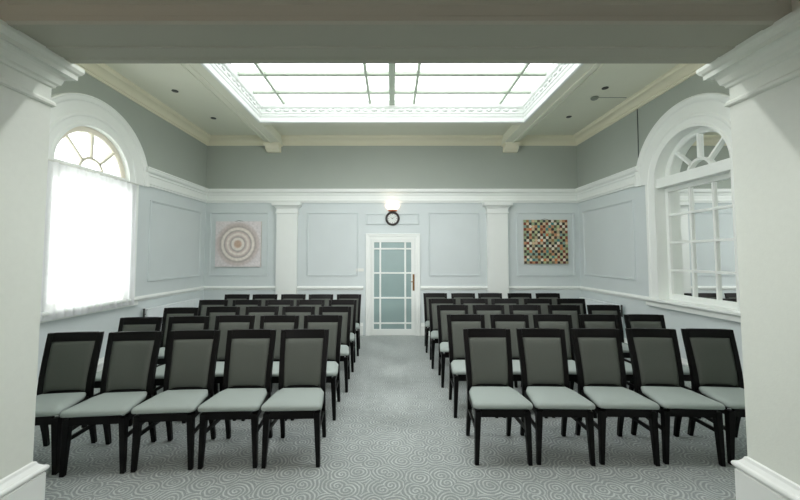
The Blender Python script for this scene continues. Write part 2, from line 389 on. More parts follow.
# egg and dart enrichment inside the well
bm = bmesh.new(); ze = ZR+0.178
def egg(cx, cy, nx, ny):
    for a in range(6):
        pass
eg = bmesh.new(); bmesh.ops.create_icosphere(eg, subdivisions=1, radius=1)
egv = [v.co.copy() for v in eg.verts]; egf = [[v.index for v in f.verts] for f in eg.faces]; eg.free()
def add_egg(c, tx, ty, L):
    vs = [bm.verts.new((c[0]+v.x*(L*abs(tx)+0.022*abs(ty)), c[1]+v.y*(L*abs(ty)+0.022*abs(tx)), c[2]+v.z*0.030)) for v in egv]
    for f in egf: bm.faces.new([vs[i] for i in f])
n = 29
for i in range(n):
    x = -SX+0.09+(2*SX-0.18)*(i+0.5)/n
    add_egg((x, SY1-0.033, ze), 1, 0, 0.064); add_egg((x, SY0+0.033, ze), 1, 0, 0.064)
n = 18
for i in range(n):
    y = SY0+0.09+(SY1-SY0-0.18)*(i+0.5)/n
    add_egg((-SX+0.033, y, ze), 0, 1, 0.064); add_egg((SX-0.033, y, ze), 0, 1, 0.064)
rel(obj('moulding_enrichment', bm, WHITE, smooth=True), sk)
ZG = 4.13
GX = SX-0.06; GY0 = SY0+0.06; GY1 = SY1-0.06
SASHG = mat('skylight_bar_paint', srgb(196, 208, 190), 0.5, 0.4, noise=0.02)
def bar(x0, x1, y0, y1, z0=ZG-0.03, z1=ZG+0.03): return rel(obj('glazing_bar', box(x0, x1, y0, y1, z0, z1), SASHG, bevel=0.004), sk)
bar(-0.045, 0.045, GY0, GY1, ZG-0.05, ZG+0.03)
xs = [-1.80, -0.365, 0.365, 1.80]
for x in xs: bar(x-0.018, x+0.018, GY0, GY1)
ys = []
y = 5.335
while y > GY0+0.15: ys.append(y); y -= 0.54
for y in ys: bar(-GX, GX, y-0.028, y+0.028, ZG-0.022, ZG+0.028)
gxs = [-GX, -1.80, -0.365, 0, 0.365, 1.80, GX]; gys = sorted([GY0]+ys+[GY1])
for i in range(len(gxs)-1):
    for j in range(len(gys)-1):
        rel(obj('pane', box(gxs[i], gxs[i+1], gys[j], gys[j+1], ZG+0.004, ZG+0.010), SKYG), sk)

# ------------------------------------------------------------------ side windows
def win(idx, s, recess, glass, sash):
    """s = -1 left, +1 right. u = depth from wall plane outward"""
    root = struct(empty('window_%d' % idx, (s*W, CY, SILL)))
    X = lambda u: s*(W+u)     # u>0: into the wall
    # archivolt + inner casing, lathed round the arch centre
    N = 40
    prof = [(0.93, 0.0), (0.93, -0.062), (0.915, -0.070), (0.905, -0.064)]+[(0.90-0.05*math.sin(t), -0.040-0.022*math.cos(t)) for t in [PI/2*i/4 for i in range(5)]]+[(0.84, -0.036), (0.72, -0.030), (0.705, -0.042), (0.685, -0.042), (0.67, -0.030), (0.60, -0.026), (0.585, -0.04), (OW, -0.04), (OW-0.002, -0.02), (OW-0.002, 0.02), (0.60, 0.01)]
    bm = bmesh.new(); rings = []
    for i in range(N+1):
        t = PI*i/N
        rings.append([(X(u), CY-r*math.cos(t), SPR+r*math.sin(t)) for r, u in prof])
    add_loft(bm, rings)
    rel(obj('arch_casing', bm, WHITE), root)
    # jamb casings
    jp = [(0.755, 0.01), (0.755, -0.03), (0.735, -0.042), (0.70, -0.042), (0.685, -0.028), (0.60, -0.026), (0.585, -0.04), (OW, -0.04), (OW-0.002, 0.02)]
    for sg in (-1, 1):
        bm = bmesh.new()
        add_loft(bm, [[(X(u), CY+sg*r, z) for r, u in jp] for z in (SILL-0.01, SPR)])
        rel(obj('jamb_casing', bm, WHITE), root)
    # white lining of the reveal
    bm = bmesh.new(); o1, o2 = OW-0.0035, OW-0.0005
    def rv(rr): return [(CY-rr, SILL)]+[(CY-rr*math.cos(PI*i/N), SPR+rr*math.sin(PI*i/N)) for i in range(N+1)]+[(CY+rr, SILL)]
    A, B = rv(o1), rv(o2)
    add_loft(bm, [[(X(-0.015), a[0], a[1]), (X(-0.015), b[0], b[1]), (X(recess+0.02), b[0], b[1]), (X(recess+0.02), a[0], a[1])] for a, b in zip(A, B)])
    rel(obj('reveal_lining', bm, WHITE), root)
    # sill
    bm = bmesh.new()
    sp = [(0.16, SILL+0.004), (-0.09, SILL+0.004), (-0.095, SILL-0.01), (-0.095, SILL-0.03), (-0.07, SILL-0.045), (-0.05, SILL-0.05), (-0.05, SILL-0.11), (0.01, SILL-0.11)]
    add_loft(bm, [[(X(u), y, z) for u, z in sp] for y in (CY-0.80, CY+0.80)])
    rel(obj('sill', bm, WHITE, bevel=0.003), root)
    # transom at the springing
    rel(obj('transom', box(*sorted((X(-0.015), X(recess+0.03))), CY-OW+0.002, CY+OW-0.002, SPR-0.10, SPR+0.035), WHITE, bevel=0.006), root)
    # fan light sash
    u0, u1 = recess-0.035, recess+0.02
    bm = bmesh.new(); rings = []
    for i in range(N+1):
        t = PI*i/N
        rings.append([(X(u), CY-r*math.cos(t), SPR+r*math.sin(t)) for r, u in ((OW-0.003, u0), (0.505, u0), (0.49, u0+0.015), (0.49, u1), (OW-0.003, u1))])
    add_loft(bm, rings); rel(obj('fan_frame', bm, sash), root)
    bm = bmesh.new(); rings = []
    for i in range(21):
        t = PI*i/20
        rings.append([(X(u), CY-r*math.cos(t), SPR+r*math.sin(t)) for r, u in ((0.190, u0), (0.157, u0), (0.157, u1), (0.190, u1))])
    add_loft(bm, rings); rel(obj('glazing_bar', bm, sash), root)
    for t in (PI/4, PI/2, 3*PI/4):
        bm = bmesh.new(); d = Vector((0, -math.cos(t), math.sin(t))); nn = Vector((0, math.sin(t), math.cos(t)))
        c0 = Vector((0, CY, SPR)); rings = []
        for rr in (0.175, 0.50):
            q = c0+d*rr
            rings.append([(X(u), (q+nn*h).y, (q+nn*h).z) for u, h in ((u0, -0.012), (u0, 0.012), (u0+0.015, 0.017), (u1, 0.017), (u1, -0.017), (u0+0.015, -0.017))])
        add_loft(bm, rings); rel(obj('glazing_bar', bm, sash), root)
    bm = bmesh.new(); pts = [(CY-0.5*math.cos(PI*i/N), SPR+0.03+0.47*math.sin(PI*i/N)) for i in range(N+1)]
    add_loft(bm, [[(X(u), y, z) for y, z in pts] for u in (recess, recess+0.006)])
    rel(obj('pane', bm, glass), root)
    # lower sash
    zt = SPR-0.10; st = 0.055
    a = [(CY-OW+0.002, CY-OW+st, SILL, zt), (CY+OW-st, CY+OW-0.002, SILL, zt), (CY-OW+st, CY+OW-st, zt-0.06, zt), (CY-OW+st, CY+OW-st, SILL, SILL+0.075)]
    bm = bmesh.new()
    for y0, y1, z0, z1 in a: add_box(bm, *sorted((X(u0), X(u1))), y0, y1, z0, z1)
    rel(obj('sash_frame', bm, sash, bevel=0.005), root)
    gy = [CY-OW+st, CY-0.166, CY+0.166, CY+OW-st]; gz = [SILL+0.05, 1.375, 1.76, 2.145, zt-0.06]
    for y in gy[1:3]: rel(obj('glazing_bar', box(*sorted((X(u0+0.01), X(u1))), y-0.014, y+0.014, gz[0], gz[-1]), sash, bevel=0.004), root)
    for i, z in enumerate(gz[1:4]):
        h = 0.016 if (idx == 2 or i != 1) else 0.03
        rel(obj('glazing_bar', box(*sorted((X(u0+0.008), X(u1))), gy[0], gy[-1], z-h, z+h), sash, bevel=0.004), root)
    for i in range(3):
        for j in range(4):
            rel(obj('pane', box(*sorted((X(recess), X(recess+0.006))), gy[i], gy[i+1], gz[j], gz[j+1]), glass), root)
    return root
win(1, -1, 0.06, WING, SASHW)
win(2, 1, 0.14, MIRR, WHITE)

# sheer curtain on the left window, hung from a thin rod
bm = bmesh.new(); NY, NZ = 160, 14
cv = []
for i in range(NY+1):
    y = CY-0.685+1.345*i/NY; col = []
    for j in range(NZ+1):
        tz = j/NZ; z = 0.885+(2.605-0.885)*tz
        amp = 0.010+0.004*(1-tz)
        x = -W+0.075+amp*math.sin(y*58+0.6*math.sin(y*9))+0.006*math.sin(y*23+2*tz)+0.012*(1-tz)*math.sin(y*5)
        zz = z-(0.012*math.sin(y*4+1) if j == NZ else 0)*0
        col.append(bm.verts.new((x+0.02*(1-tz), y, zz)))
    cv.append(col)
for i in range(NY):
    for j in range(NZ): bm.faces.new((cv[i][j], cv[i+1][j], cv[i+1][j+1], cv[i][j+1]))
cur = empty('curtain', (-W+0.08, CY, 0.885)); tag(cur, 'sheer white voile curtain hanging over the arched window on the left wall', 'curtain')
rel(obj('voile_panel', bm, VOILE, smooth=True), cur)
bm = bmesh.new(); tube(bm, [(-W+0.075, CY-0.71, 2.61), (-W+0.075, CY+0.685, 2.61)], 0.011, 10)
for y in (CY-0.70, CY+0.675): tube(bm, [(-W+0.03, y, 2.61), (-W+0.085, y, 2.61)], 0.008, 8)
rel(obj('curtain_rod', bm, PLAST, smooth=True), cur)

# ------------------------------------------------------------------ door in the back wall
dr = struct(empty('door_1', (0.02, YB, 0)))
cx = 0.02
# architrave
apf = [(0, 0), (0, 0.030), (0.012, 0.036), (0.03, 0.030), (0.05, 0.030), (0.075, 0.018), (0.105, 0.018), (0.105, 0)]
hw = 0.545; ht = 2.03
rings = []
for (x, z, sx, sz) in ((cx-hw, 0, 1, 0), (cx-hw, ht, 1, -1), (cx+hw, ht, -1, -1), (cx+hw, 0, -1, 0)):
    rings.append([(x+sx*o, YB-h, z+sz*o) for o, h in apf])
bm = bmesh.new(); add_loft(bm, rings); rel(obj('architrave', bm, WHITE), dr)
lx0, lx1, lz1 = cx-0.435, cx+0.435, 1.915
GX0, GX1, GZ0, GZ1 = -0.36, 0.385, 0.13, 1.855
yd = YB-0.022
bm = boxes([(lx0, GX0, yd, YB+0.0, 0.005, lz1), (GX1, lx1, yd, YB, 0.005, lz1), (GX0, GX1, yd, YB, GZ1, lz1), (GX0, GX1, yd, YB, 0.005, GZ0)])
rel(obj('door_leaf', bm, WHITE, bevel=0.003), dr)
rel(obj('head_stop', box(lx0, lx1, yd-0.012, YB, lz1, lz1+0.02), DARKM if False else WHITE), dr)
vb = [-0.235, 0.265]; hb = [0.245, 0.745, 1.24, 1.725]
for x in vb: rel(obj('glazing_bar', box(x-0.018, x+0.018, yd+0.001, YB, GZ0, GZ1), WHITE, bevel=0.003), dr)
for z in hb: rel(obj('glazing_bar', box(GX0, GX1, yd+0.002, YB, z-0.016, z+0.016), WHITE, bevel=0.003), dr)
px = [GX0]+vb+[GX1]; pz = [GZ0]+hb+[GZ1]
for i in range(3):
    for j in range(5): rel(obj('pane', box(px[i], px[i+1], YB-0.006, YB-0.001, pz[j], pz[j+1]), DOORG), dr)
hp = rel(obj('handle_plate', box(0.412, 0.450, yd-0.006, yd, 0.89, 1.215), BRASS, bevel=0.003), dr)
bm = bmesh.new(); tube(bm, [(0.431, yd-0.004, 1.07), (0.431, yd-0.05, 1.07), (0.428, yd-0.055, 1.07), (0.375, yd-0.055, 1.068)], 0.009, 8)
h2 = obj('door_handle', bm, BRASS, smooth=True); h2.parent = hp; h2.matrix_parent_inverse = hp.matrix_parent_inverse.copy() if False else Matrix.Identity(4)

# light switch plate left of the door
sw = obj('light_switch', box(-0.72, -0.57, YB-0.012, YB-0.0005, 1.27, 1.33), PLAST, bevel=0.003)
tag(sw, 'small white switch plate on the back wall just left of the door', 'light switch')

# ------------------------------------------------------------------ wall lamp and clock
CXL = 0.01
COPPER = mat('copper_trim', srgb(205, 130, 95), 0.35, 0.5, metal=0.5, noise=0.05)
def wall_lamp(x, y, rz, label):
    t = empty('wall_lamp', (x, y, 2.49), rz); tag(t, label, 'lamp')
    bm = bmesh.new(); rings = []
    for i, (r, z) in enumerate(((0.055, 0.010), (0.09, 0.025), (0.125, 0.055), (0.148, 0.10), (0.152, 0.12), (0.14, 0.12), (0.12, 0.07), (0.08, 0.04), (0.05, 0.025))):
        rings.append([(r*math.cos(PI+PI*j/16), -0.004+0.9*r*math.sin(PI+PI*j/16), z) for j in range(17)])
    vs = [[bm.verts.new(p) for p in r] for r in rings]
    for a, b in zip(vs[:-1], vs[1:]):
        for j in range(16): bm.faces.new((a[j], a[j+1], b[j+1], b[j]))
    bm.faces.new(vs[0]); bm.faces.new(vs[-1])
    obj('lamp_shade', bm, LAMPG, t, smooth=True)
    bm = bmesh.new(); rings = [[(r*math.cos(PI+PI*j/16), -0.002+0.9*r*math.sin(PI+PI*j/16), z) for j in range(17)] for r, z in ((0.06, -0.012), (0.085, -0.005), (0.095, 0.007), (0.09, 0.017))]
    add_loft(bm, rings); obj('lamp_bracket', bm, COPPER, t, smooth=True)
wall_lamp(CXL, YB, 0, 'lit half-bowl uplight on the back wall above the round clock')
wall_lamp(-2.7, YF, PI, 'added half-bowl fill uplight on the hall side of the left pier')  # fill fixtures added on both piers, hidden from the camera
wall_lamp(2.7, YF, PI, 'added half-bowl fill uplight on the hall side of the right pier')
clk = empty('wall_clock', (CXL, YB, 2.335)); tag(clk, 'round wall clock with dark rim and white dial above the door', 'clock')
bm = bmesh.new(); lathe(bm, [(0.100, 0.001), (0.145, 0.001), (0.145, 0.025), (0.135, 0.042), (0.115, 0.045), (0.102, 0.03), (0.100, 0.001)], (CXL, YB, 2.335), 'y', 40)
rel(obj('clock_rim', bm, CLOCKB, smooth=True), clk)
bm = bmesh.new(); lathe(bm, [(0, 0.002), (0.104, 0.002), (0.104, 0.018), (0, 0.018)], (CXL, YB, 2.335), 'y', 32)
dial = rel(obj('clock_dial', bm, DIAL), clk)
for q in range(12):
    t = 2*PI*q/12; r0, r1 = (0.078, 0.095); w = 0.003 if q % 3 else 0.005; bm = bmesh.new()
    d = Vector((math.sin(t), 0, math.cos(t))); nn = Vector((math.cos(t), 0, -math.sin(t))); c0 = Vector((CXL, YB-0.0180, 2.335))
    add_loft(bm, [[c0+d*a+nn*b-Vector((0, h, 0)) for a, b in ((r0, -w), (r1, -w), (r1, w), (r0, w))] for h in (0, 0.001)])
    o = obj('hour_mark', bm, CLOCKB); o.parent = dial; o.matrix_parent_inverse = Matrix.Identity(4)
def hand(t, L, w, y):
    d = Vector((math.sin(t), 0, math.cos(t))); nn = Vector((math.cos(t), 0, -math.sin(t))); c0 = Vector((CXL, YB-y, 2.335)); bm = bmesh.new()
    add_loft(bm, [[c0+d*a+nn*b+Vector((0, yy, 0)) for a, b in ((-0.012, -w), (L, -w*0.4), (L, w*0.4), (-0.012, w))] for yy in (0, -0.002)])
    return bm
rel(obj('hour_hand', hand(R(300), 0.045, 0.004, 0.022), CLOCKB), clk); rel(obj('minute_hand', hand(R(58), 0.072, 0.003, 0.025), CLOCKB), clk)

# ------------------------------------------------------------------ pictures
def art_base(name):
    m = bpy.data.materials.new(name); m.use_nodes = True; nt = m.node_tree; b = nt.nodes['Principled BSDF']; b.inputs['Roughness'].default_value = 0.7
    def M(op, a=None, bb=None, c=None):
        n = nt.nodes.new('ShaderNodeMath'); n.operation = op
        for i, v in enumerate((a, bb, c)):
            if v is None: continue
            if isinstance(v, (int, float)): n.inputs[i].default_value = v
            else: nt.links.new(v, n.inputs[i])
        return n.outputs[0]
    tc = nt.nodes.new('ShaderNodeTexCoord'); sp = nt.nodes.new('ShaderNodeSeparateXYZ'); nt.links.new(tc.outputs['Object'], sp.inputs[0])
    return m, nt, b, M, tc, sp
def rings_mat():
    m, nt, b, M, tc, sp = art_base('concentric_ring_print'); L = nt.links.new
    x, z = M('SUBTRACT', sp.outputs['X'], -0.005), M('SUBTRACT', sp.outputs['Z'], 0.0)
    r = M('SQRT', M('ADD', M('MULTIPLY', x, x), M('MULTIPLY', z, z)))
    cr = nt.nodes.new('ShaderNodeValToRGB'); cr.color_ramp.interpolation = 'EASE'
    L(M('MULTIPLY', r, 1.6), cr.inputs[0])
    tan, pink, pale, grey = srgb(198, 170, 150), srgb(212, 196, 190), srgb(234, 226, 218), srgb(180, 172, 166)
    st = [(0.0, tan), (0.06, tan), (0.10, srgb(205, 178, 160)), (0.15, pale), (0.19, pale), (0.23, grey), (0.27, pink), (0.31, pale), (0.34, pale), (0.38, pink), (0.43, grey), (0.47, pale), (0.51, pale), (0.56, srgb(184, 174, 168)), (0.63, srgb(206, 194, 190)), (0.75, srgb(224, 218, 218))]
    e = cr.color_ramp.elements
    e[0].position, e[0].color = st[0]; e[1].position, e[1].color = st[-1]
    for p, c in st[1:-1]:
        n = e.new(p); n.color = c
    # beads running around the rings
    ang = M('ARCTAN2', z, x)
    bead = M('MULTIPLY', M('SINE', M('MULTIPLY', ang, 56)), M('SINE', M('MULTIPLY', r, 190)))
    vo = nt.nodes.new('ShaderNodeTexNoise'); vo.inputs['Scale'].default_value = 22; L(tc.outputs['Object'], vo.inputs['Vector'])
    f = M('ADD', M('MULTIPLY', bead, 0.12), M('MULTIPLY_ADD', vo.outputs['Fac'], 0.5, 0.75))
    vm = nt.nodes.new('ShaderNodeVectorMath'); vm.operation = 'SCALE'; L(cr.outputs[0], vm.inputs[0]); L(f, vm.inputs['Scale']); L(vm.outputs[0], b.inputs['Base Color'])
    return m
def mosaic_mat():
    m, nt, b, M, tc, sp = art_base('mosaic_print'); L = nt.links.new
    n = 16.0; sz = 0.89
    u = M('MULTIPLY', M('ADD', sp.outputs['X'], sz/2), n/sz); v = M('MULTIPLY', M('ADD', sp.outputs['Z'], sz/2), n/sz)
    fu, fv = M('FLOOR', u), M('FLOOR', v)
    cb = nt.nodes.new('ShaderNodeCombineXYZ'); L(fu, cb.inputs[0]); L(fv, cb.inputs[1])
    wn = nt.nodes.new('ShaderNodeTexWhiteNoise'); wn.noise_dimensions = '2D'; L(cb.outputs[0], wn.inputs['Vector'])
    cr = nt.nodes.new('ShaderNodeValToRGB'); cr.color_ramp.interpolation = 'CONSTANT'; L(wn.outputs['Value'], cr.inputs[0])
    cols = [(48, 40, 36), (128, 66, 44), (86, 58, 44), (206, 118, 70), (92, 88, 62), (56, 70, 62), (156, 126, 84), (98, 40, 32), (70, 130, 130), (214, 186, 150), (44, 50, 52), (62, 48, 40), (110, 100, 80)]
    e = cr.color_ramp.elements; e[0].position = 0; e[0].color = srgb(*cols[0]); e[1].position = 1/13; e[1].color = srgb(*cols[1])
    for i in range(2, 13):
        q = e.new(i/13); q.color = srgb(*cols[i])
    # alternate cells paler
    par = M('MODULO', M('ADD', fu, fv), 2)
    pc = nt.nodes.new('ShaderNodeValToRGB'); pc.color_ramp.interpolation = 'CONSTANT'; L(wn.outputs['Value'], pc.inputs[0])
    pal = [(186, 196, 150), (214, 190, 158), (150, 172, 134), (226, 220, 204), (196, 142, 104), (136, 166, 154), (180, 170, 136)]
    e = pc.color_ramp.elements; e[0].position = 0; e[0].color = srgb(*pal[0]); e[1].position = 1/7; e[1].color = srgb(*pal[1])
    for i in range(2, 7):
        q = e.new(i/7); q.color = srgb(*pal[i])
    mx = nt.nodes.new('ShaderNodeMix'); mx.data_type = 'RGBA'; L(par, mx.inputs['Factor']); L(cr.outputs[0], mx.inputs['A']); L(pc.outputs[0], mx.inputs['B'])
    # round off each cell over a neutral ground
    du, dv = M('SUBTRACT', M('FRACT', u), 0.5), M('SUBTRACT', M('FRACT', v), 0.5)
    d = M('SQRT', M('ADD', M('MULTIPLY', du, du), M('MULTIPLY', dv, dv)))
    edge = M('GREATER_THAN', d, 0.52)
    m2 = nt.nodes.new('ShaderNodeMix'); m2.data_type = 'RGBA'; L(edge, m2.inputs['Factor']); L(mx.outputs['Result'], m2.inputs['A']); m2.inputs['B'].default_value = srgb(150, 140, 112)
    L(m2.outputs['Result'], b.inputs['Base Color'])
    return m
CANV = mat('canvas_edge', srgb(206, 200, 190), 0.8, 0.2, noise=0.05)
def picture(name, cx, cz, sz, front, label, hook):
    t = empty(name, (cx, YB-0.004, cz)); tag(t, label, 'picture', 'square pictures on the back wall')
    h = sz/2
    o = obj('canvas', box(-h, h, -0.034, -0.002, -h, h), CANV, t, bevel=0.003)
    o2 = obj('print', box(-h+0.002, h-0.002, -0.037, -0.0335, -h+0.002, h-0.002), front, t)
    bm = bmesh.new(); tube(bm, [(-0.10, -0.006, h-0.005), (0, -0.006, h+0.022), (0.10, -0.006, h-0.005)], 0.004, 6)
    obj('hanging_wire', bm, hook, t)
picture('picture', -3.085, 1.818, 0.915, rings_mat(), 'square picture of pale pink and beige concentric rings, left end of back wall', DARKM)
picture('picture', 3.085, 1.865, 0.885, mosaic_mat(), 'square picture of many coloured dots in a grid, right end of back wall', DARKM)

# ------------------------------------------------------------------ radiators
def radiator(s, y0, y1, label):
    t = empty('radiator', (s*(W-0.07), (y0+y1)/2, 0.15)); tag(t, label, 'radiator', 'radiators under the side walls')
    xa, xb = W-0.11, W-0.045
    bm = bmesh.new(); nfl = int((y1-y0)/0.05)
    pts = []
    for i in range(nfl+1):
        y = y0+(y1-y0)*i/nfl
        pts.append((xa+(0.0 if i % 2 else 0.003), y))
    poly = pts+[(xb, y1), (xb, y0)]
    add_loft(bm, [[(s*x, y, z) for x, y in poly] for z in (0.15, 0.765)])
    rel(obj('panel', bm, RADM), t)
    rel(obj('top_grille', box(*sorted((s*(xa-0.004), s*(xb+0.004))), y0-0.004, y1+0.004, 0.765, 0.777), RADM, bevel=0.003), t)
    for y in (y0+0.2, y1-0.2): rel(obj('bracket', box(*sorted((s*(xb-0.001), s*(W-0.003))), y-0.02, y+0.02, 0.25, 0.70), RADM), t)
    bm = bmesh.new(); tube(bm, [(s*(W-0.075), y0-0.035, 0.0), (s*(W-0.075), y0-0.035, 0.20), (s*(W-0.075), y0+0.01, 0.22)], 0.009, 8)
    rel(obj('pipe', bm, RADM, smooth=True), t)
    bm = bmesh.new(); tube(bm, [(s*(W-0.075), y0-0.03, 0.60), (s*(W-0.075), y0-0.03, 0.79)], 0.014, 10); tube(bm, [(s*(W-0.075), y0-0.03, 0.70), (s*(W-0.075), y0+0.01, 0.70)], 0.009, 8)
    rel(obj('valve', bm, DARKM, smooth=True), t)
radiator(-1, 5.30, 6.72, 'white panel radiator on the left wall beyond the curtained window')
radiator(1, 5.72, 6.90, 'white panel radiator on the right wall near the back corner')

# ------------------------------------------------------------------ ceiling fittings
HOLE = mat('downlight_inside', srgb(78, 80, 74), 0.5, 0.4, noise=0.03)
def downlight(x, y, label):
    t = empty('downlight', (x, y, ZC)); tag(t, label, 'ceiling light', 'small unlit downlights in the ceiling')
    bm = bmesh.new(); lathe(bm, [(0.030, -0.0005), (0.045, -0.0005), (0.045, -0.006), (0.034, -0.008), (0.030, -0.0005)], (0, 0, 0), 'z', 24); obj('trim_ring', bm, DARKM, t, smooth=True)
    bm = bmesh.new(); lathe(bm, [(0, -0.001), (0.031, -0.001), (0.031, -0.004), (0, -0.005)], (0, 0, 0), 'z', 20); obj('lens', bm, HOLE, t)
downlight(-3.19, 5.03, 'small unlit downlight over the left side, the nearer one')
downlight(-3.14, 6.04, 'small unlit downlight over the left side, nearest the back wall')
downlight(3.08, 4.94, 'small unlit downlight over the right side, just before the smoke alarm')
downlight(3.08, 5.98, 'small unlit downlight over the right side, nearest the back wall')
t = empty('smoke_alarm', (3.10, 5.24, ZC)); tag(t, 'small round smoke alarm on the right side of the ceiling', 'smoke alarm')
bm = bmesh.new(); lathe(bm, [(0, -0.0005), (0.055, -0.0005), (0.055, -0.02), (0.04, -0.035), (0, -0.037)], (0, 0, 0), 'z', 28); obj('alarm_body', bm, mat('aged_plastic', srgb(150, 156, 146), 0.5, 0.3, noise=0.03), t, smooth=True)
bm = bmesh.new(); tube(bm, [(0.055, -0.0, -0.004), (0.30, 0.0, -0.004), (0.49, 0.0, -0.004)], 0.003, 6); obj('cable', bm, GREYP, t)
bm = bmesh.new(); tube(bm, [(W-0.006, 5.285, 2.95), (W-0.006, 5.275, 3.4), (W-0.006, 5.27, ZR)], 0.006, 8)
tag(obj('wall_cable', bm, GREYP, smooth=True), 'thin dark cable running up the right wall beside the arched mirror window', 'cable')

# ------------------------------------------------------------------ chairs
def chair_proto():
    t = empty('conference_chair')
    # front legs
    for s in (-1, 1):
        rings = []
        for z, w, xo in ((0.0, 0.030, 0.198), (0.395, 0.046, 0.192)):
            x1 = s*(xo+0.017); x0 = x1-s*w
            rings.append([(x0, -0.212, z), (x1, -0.212, z), (x1, -0.212+w, z), (x0, -0.212+w, z)])
        bm = bmesh.new(); add_loft(bm, rings); obj('leg', bm, WOOD, t, bevel=0.003)
    # rear legs that run up as the stiles of the back
    for s in (-1, 1):
        rings = []
        for z, yf, dp, xo, w in ((0.0, 0.222, 0.032, 0.193, 0.030), (0.12, 0.196, 0.036, 0.193, 0.034), (0.25, 0.160, 0.040, 0.193, 0.038), (0.38, 0.137, 0.044, 0.194, 0.040), (0.47, 0.135, 0.044, 0.196, 0.041), (0.58, 0.150, 0.040, 0.199, 0.041), (0.72, 0.181, 0.036, 0.203, 0.041), (0.85, 0.214, 0.032, 0.207, 0.041), (0.92, 0.232, 0.028, 0.209, 0.041)):
            x1 = s*xo; x0 = s*(xo-w)
            rings.append([(x0, yf, z), (x1, yf, z), (x1, yf+dp, z), (x0, yf+dp, z)])
        bm = bmesh.new(); add_loft(bm, rings); obj('leg', bm, WOOD, t, bevel=0.003)
    def back_y(z):
        tb = ((0.40, 0.136), (0.47, 0.135), (0.58, 0.150), (0.72, 0.181), (0.85, 0.214), (0.92, 0.232))
        for (a, ya), (b, yb) in zip(tb[:-1], tb[1:]):
            if a <= z <= b: return ya+(yb-ya)*(z-a)/(b-a)
        return tb[-1][1]
    # top rail
    bm = bmesh.new(); rings = []
    for i in range(13):
        x = -0.1665+0.333*i/12; bow = 0.012*(1-(x/0.18)**2)
        rings.append([(x, back_y(0.852)+bow, 0.850), (x, back_y(0.92)+bow-0.001, 0.922), (x, back_y(0.92)+bow+0.026, 0.922), (x, back_y(0.852)+bow+0.030, 0.850)])
    add_loft(bm, rings); obj('top_rail', bm, WOOD, t, bevel=0.003)
    # bottom rail behind the cushion
    obj('back_rail', box(-0.153, 0.153, 0.144, 0.172, 0.40, 0.475), WOOD, t, bevel=0.003)
    # upholstered back panel
    bm = bmesh.new(); NX, NZ = 12, 14
    fr, bk = [], []
    for j in range(NZ+1):
        z = 0.462+(0.853-0.462)*j/NZ; hw_ = 0.156+0.010*(z-0.46)/0.39
        a, b = [], []
        for i in range(NX+1):
            u = -1+2*i/NX; x = hw_*u
            e = min(1, (1-abs(u))*6, )*min(1, j/NZ*10, (1-j/NZ)*10); e = max(0, e)**0.5
            bow = 0.012*(1-u*u)
            a.append(bm.verts.new((x, back_y(z)+bow+0.006-0.014*e, z))); b.append(bm.verts.new((x, back_y(z)+bow+0.026, z)))
        fr.append(a); bk.append(b)
    for j in range(NZ):
        for i in range(NX):
            bm.faces.new((fr[j][i], fr[j][i+1], fr[j+1][i+1], fr[j+1][i])); bm.faces.new((bk[j][i], bk[j][i+1], bk[j+1][i+1], bk[j+1][i]))
        bm.faces.new((fr[j][0], fr[j+1][0], bk[j+1][0], bk[j][0])); bm.faces.new((fr[j][NX], fr[j+1][NX], bk[j+1][NX], bk[j][NX]))
    for i in range(NX):
        bm.faces.new((fr[0][i], fr[0][i+1], bk[0][i+1], bk[0][i])); bm.faces.new((fr[NZ][i], fr[NZ][i+1], bk[NZ][i+1], bk[NZ][i]))
    obj('backrest', bm, FABB, t, smooth=True)
    # seat cushion: trapezoid, crowned, rounded front
    def hw_at(y): return 0.227-(y+0.235)/(0.40)*0.045
    ring_specs = ((0.0, 0.424), (0.003, 0.434), (0.002, 0.446), (-0.006, 0.456), (-0.028, 0.463), (-0.07, 0.469), (-0.12, 0.472))
    def outline(off, z):
        pts = []; y0, y1 = -0.236, 0.136
        cr_ = 0.035
        hf, hb_ = 0.223, 0.183
        base_pts = []
        for k_ in range(5):   # front-left corner
            t_ = PI+PI/2*k_/4; base_pts.append((-hf+cr_+cr_*math.cos(t_), y0+cr_+cr_*math.sin(t_)))
        for k_ in range(5):
            t_ = 3*PI/2+PI/2*k_/4; base_pts.append((hf-cr_+cr_*math.cos(t_), y0+cr_+cr_*math.sin(t_)))
        base_pts += [(hf-0.012, -0.08), (hb_+0.012, 0.06), (hb_-0.02, y1), (0, y1+0.008), (-hb_+0.02, y1), (-hb_-0.012, 0.06), (-hf+0.012, -0.08)]
        cx_, cy_ = 0, -0.045
        out = []
        for x, y in base_pts:
            L_ = math.hypot(x-cx_, y-cy_); f_ = (L_+off)/L_
            out.append((cx_+(x-cx_)*f_, cy_+(y-cy_)*f_, z))
        return out
    bm = bmesh.new(); add_loft(bm, [outline(o_, z_) for o_, z_ in ring_specs])
    o = obj('seat', bm, FABS, t, smooth=True)
    # apron under the cushion
    bm = bmesh.new()
    add_box(bm, -0.170, 0.170, -0.208, -0.184, 0.352, 0.424)
    add_box(bm, -0.154, 0.154, 0.148, 0.172, 0.352, 0.400)
    for s in (-1, 1):
        add_loft(bm, [[(s*0.182, -0.167, z), (s*0.206, -0.167, z), (s*0.188, 0.137, z), (s*0.166, 0.137, z)] for z in (0.352, 0.424)])
    add_loft(bm, [[(-0.205, -0.20, z), (0.205, -0.20, z), (0.18, 0.136, z), (-0.18, 0.136, z)] for z in (0.412, 0.425)])
    obj('seat_frame', bm, WOOD, t, bevel=0.002)
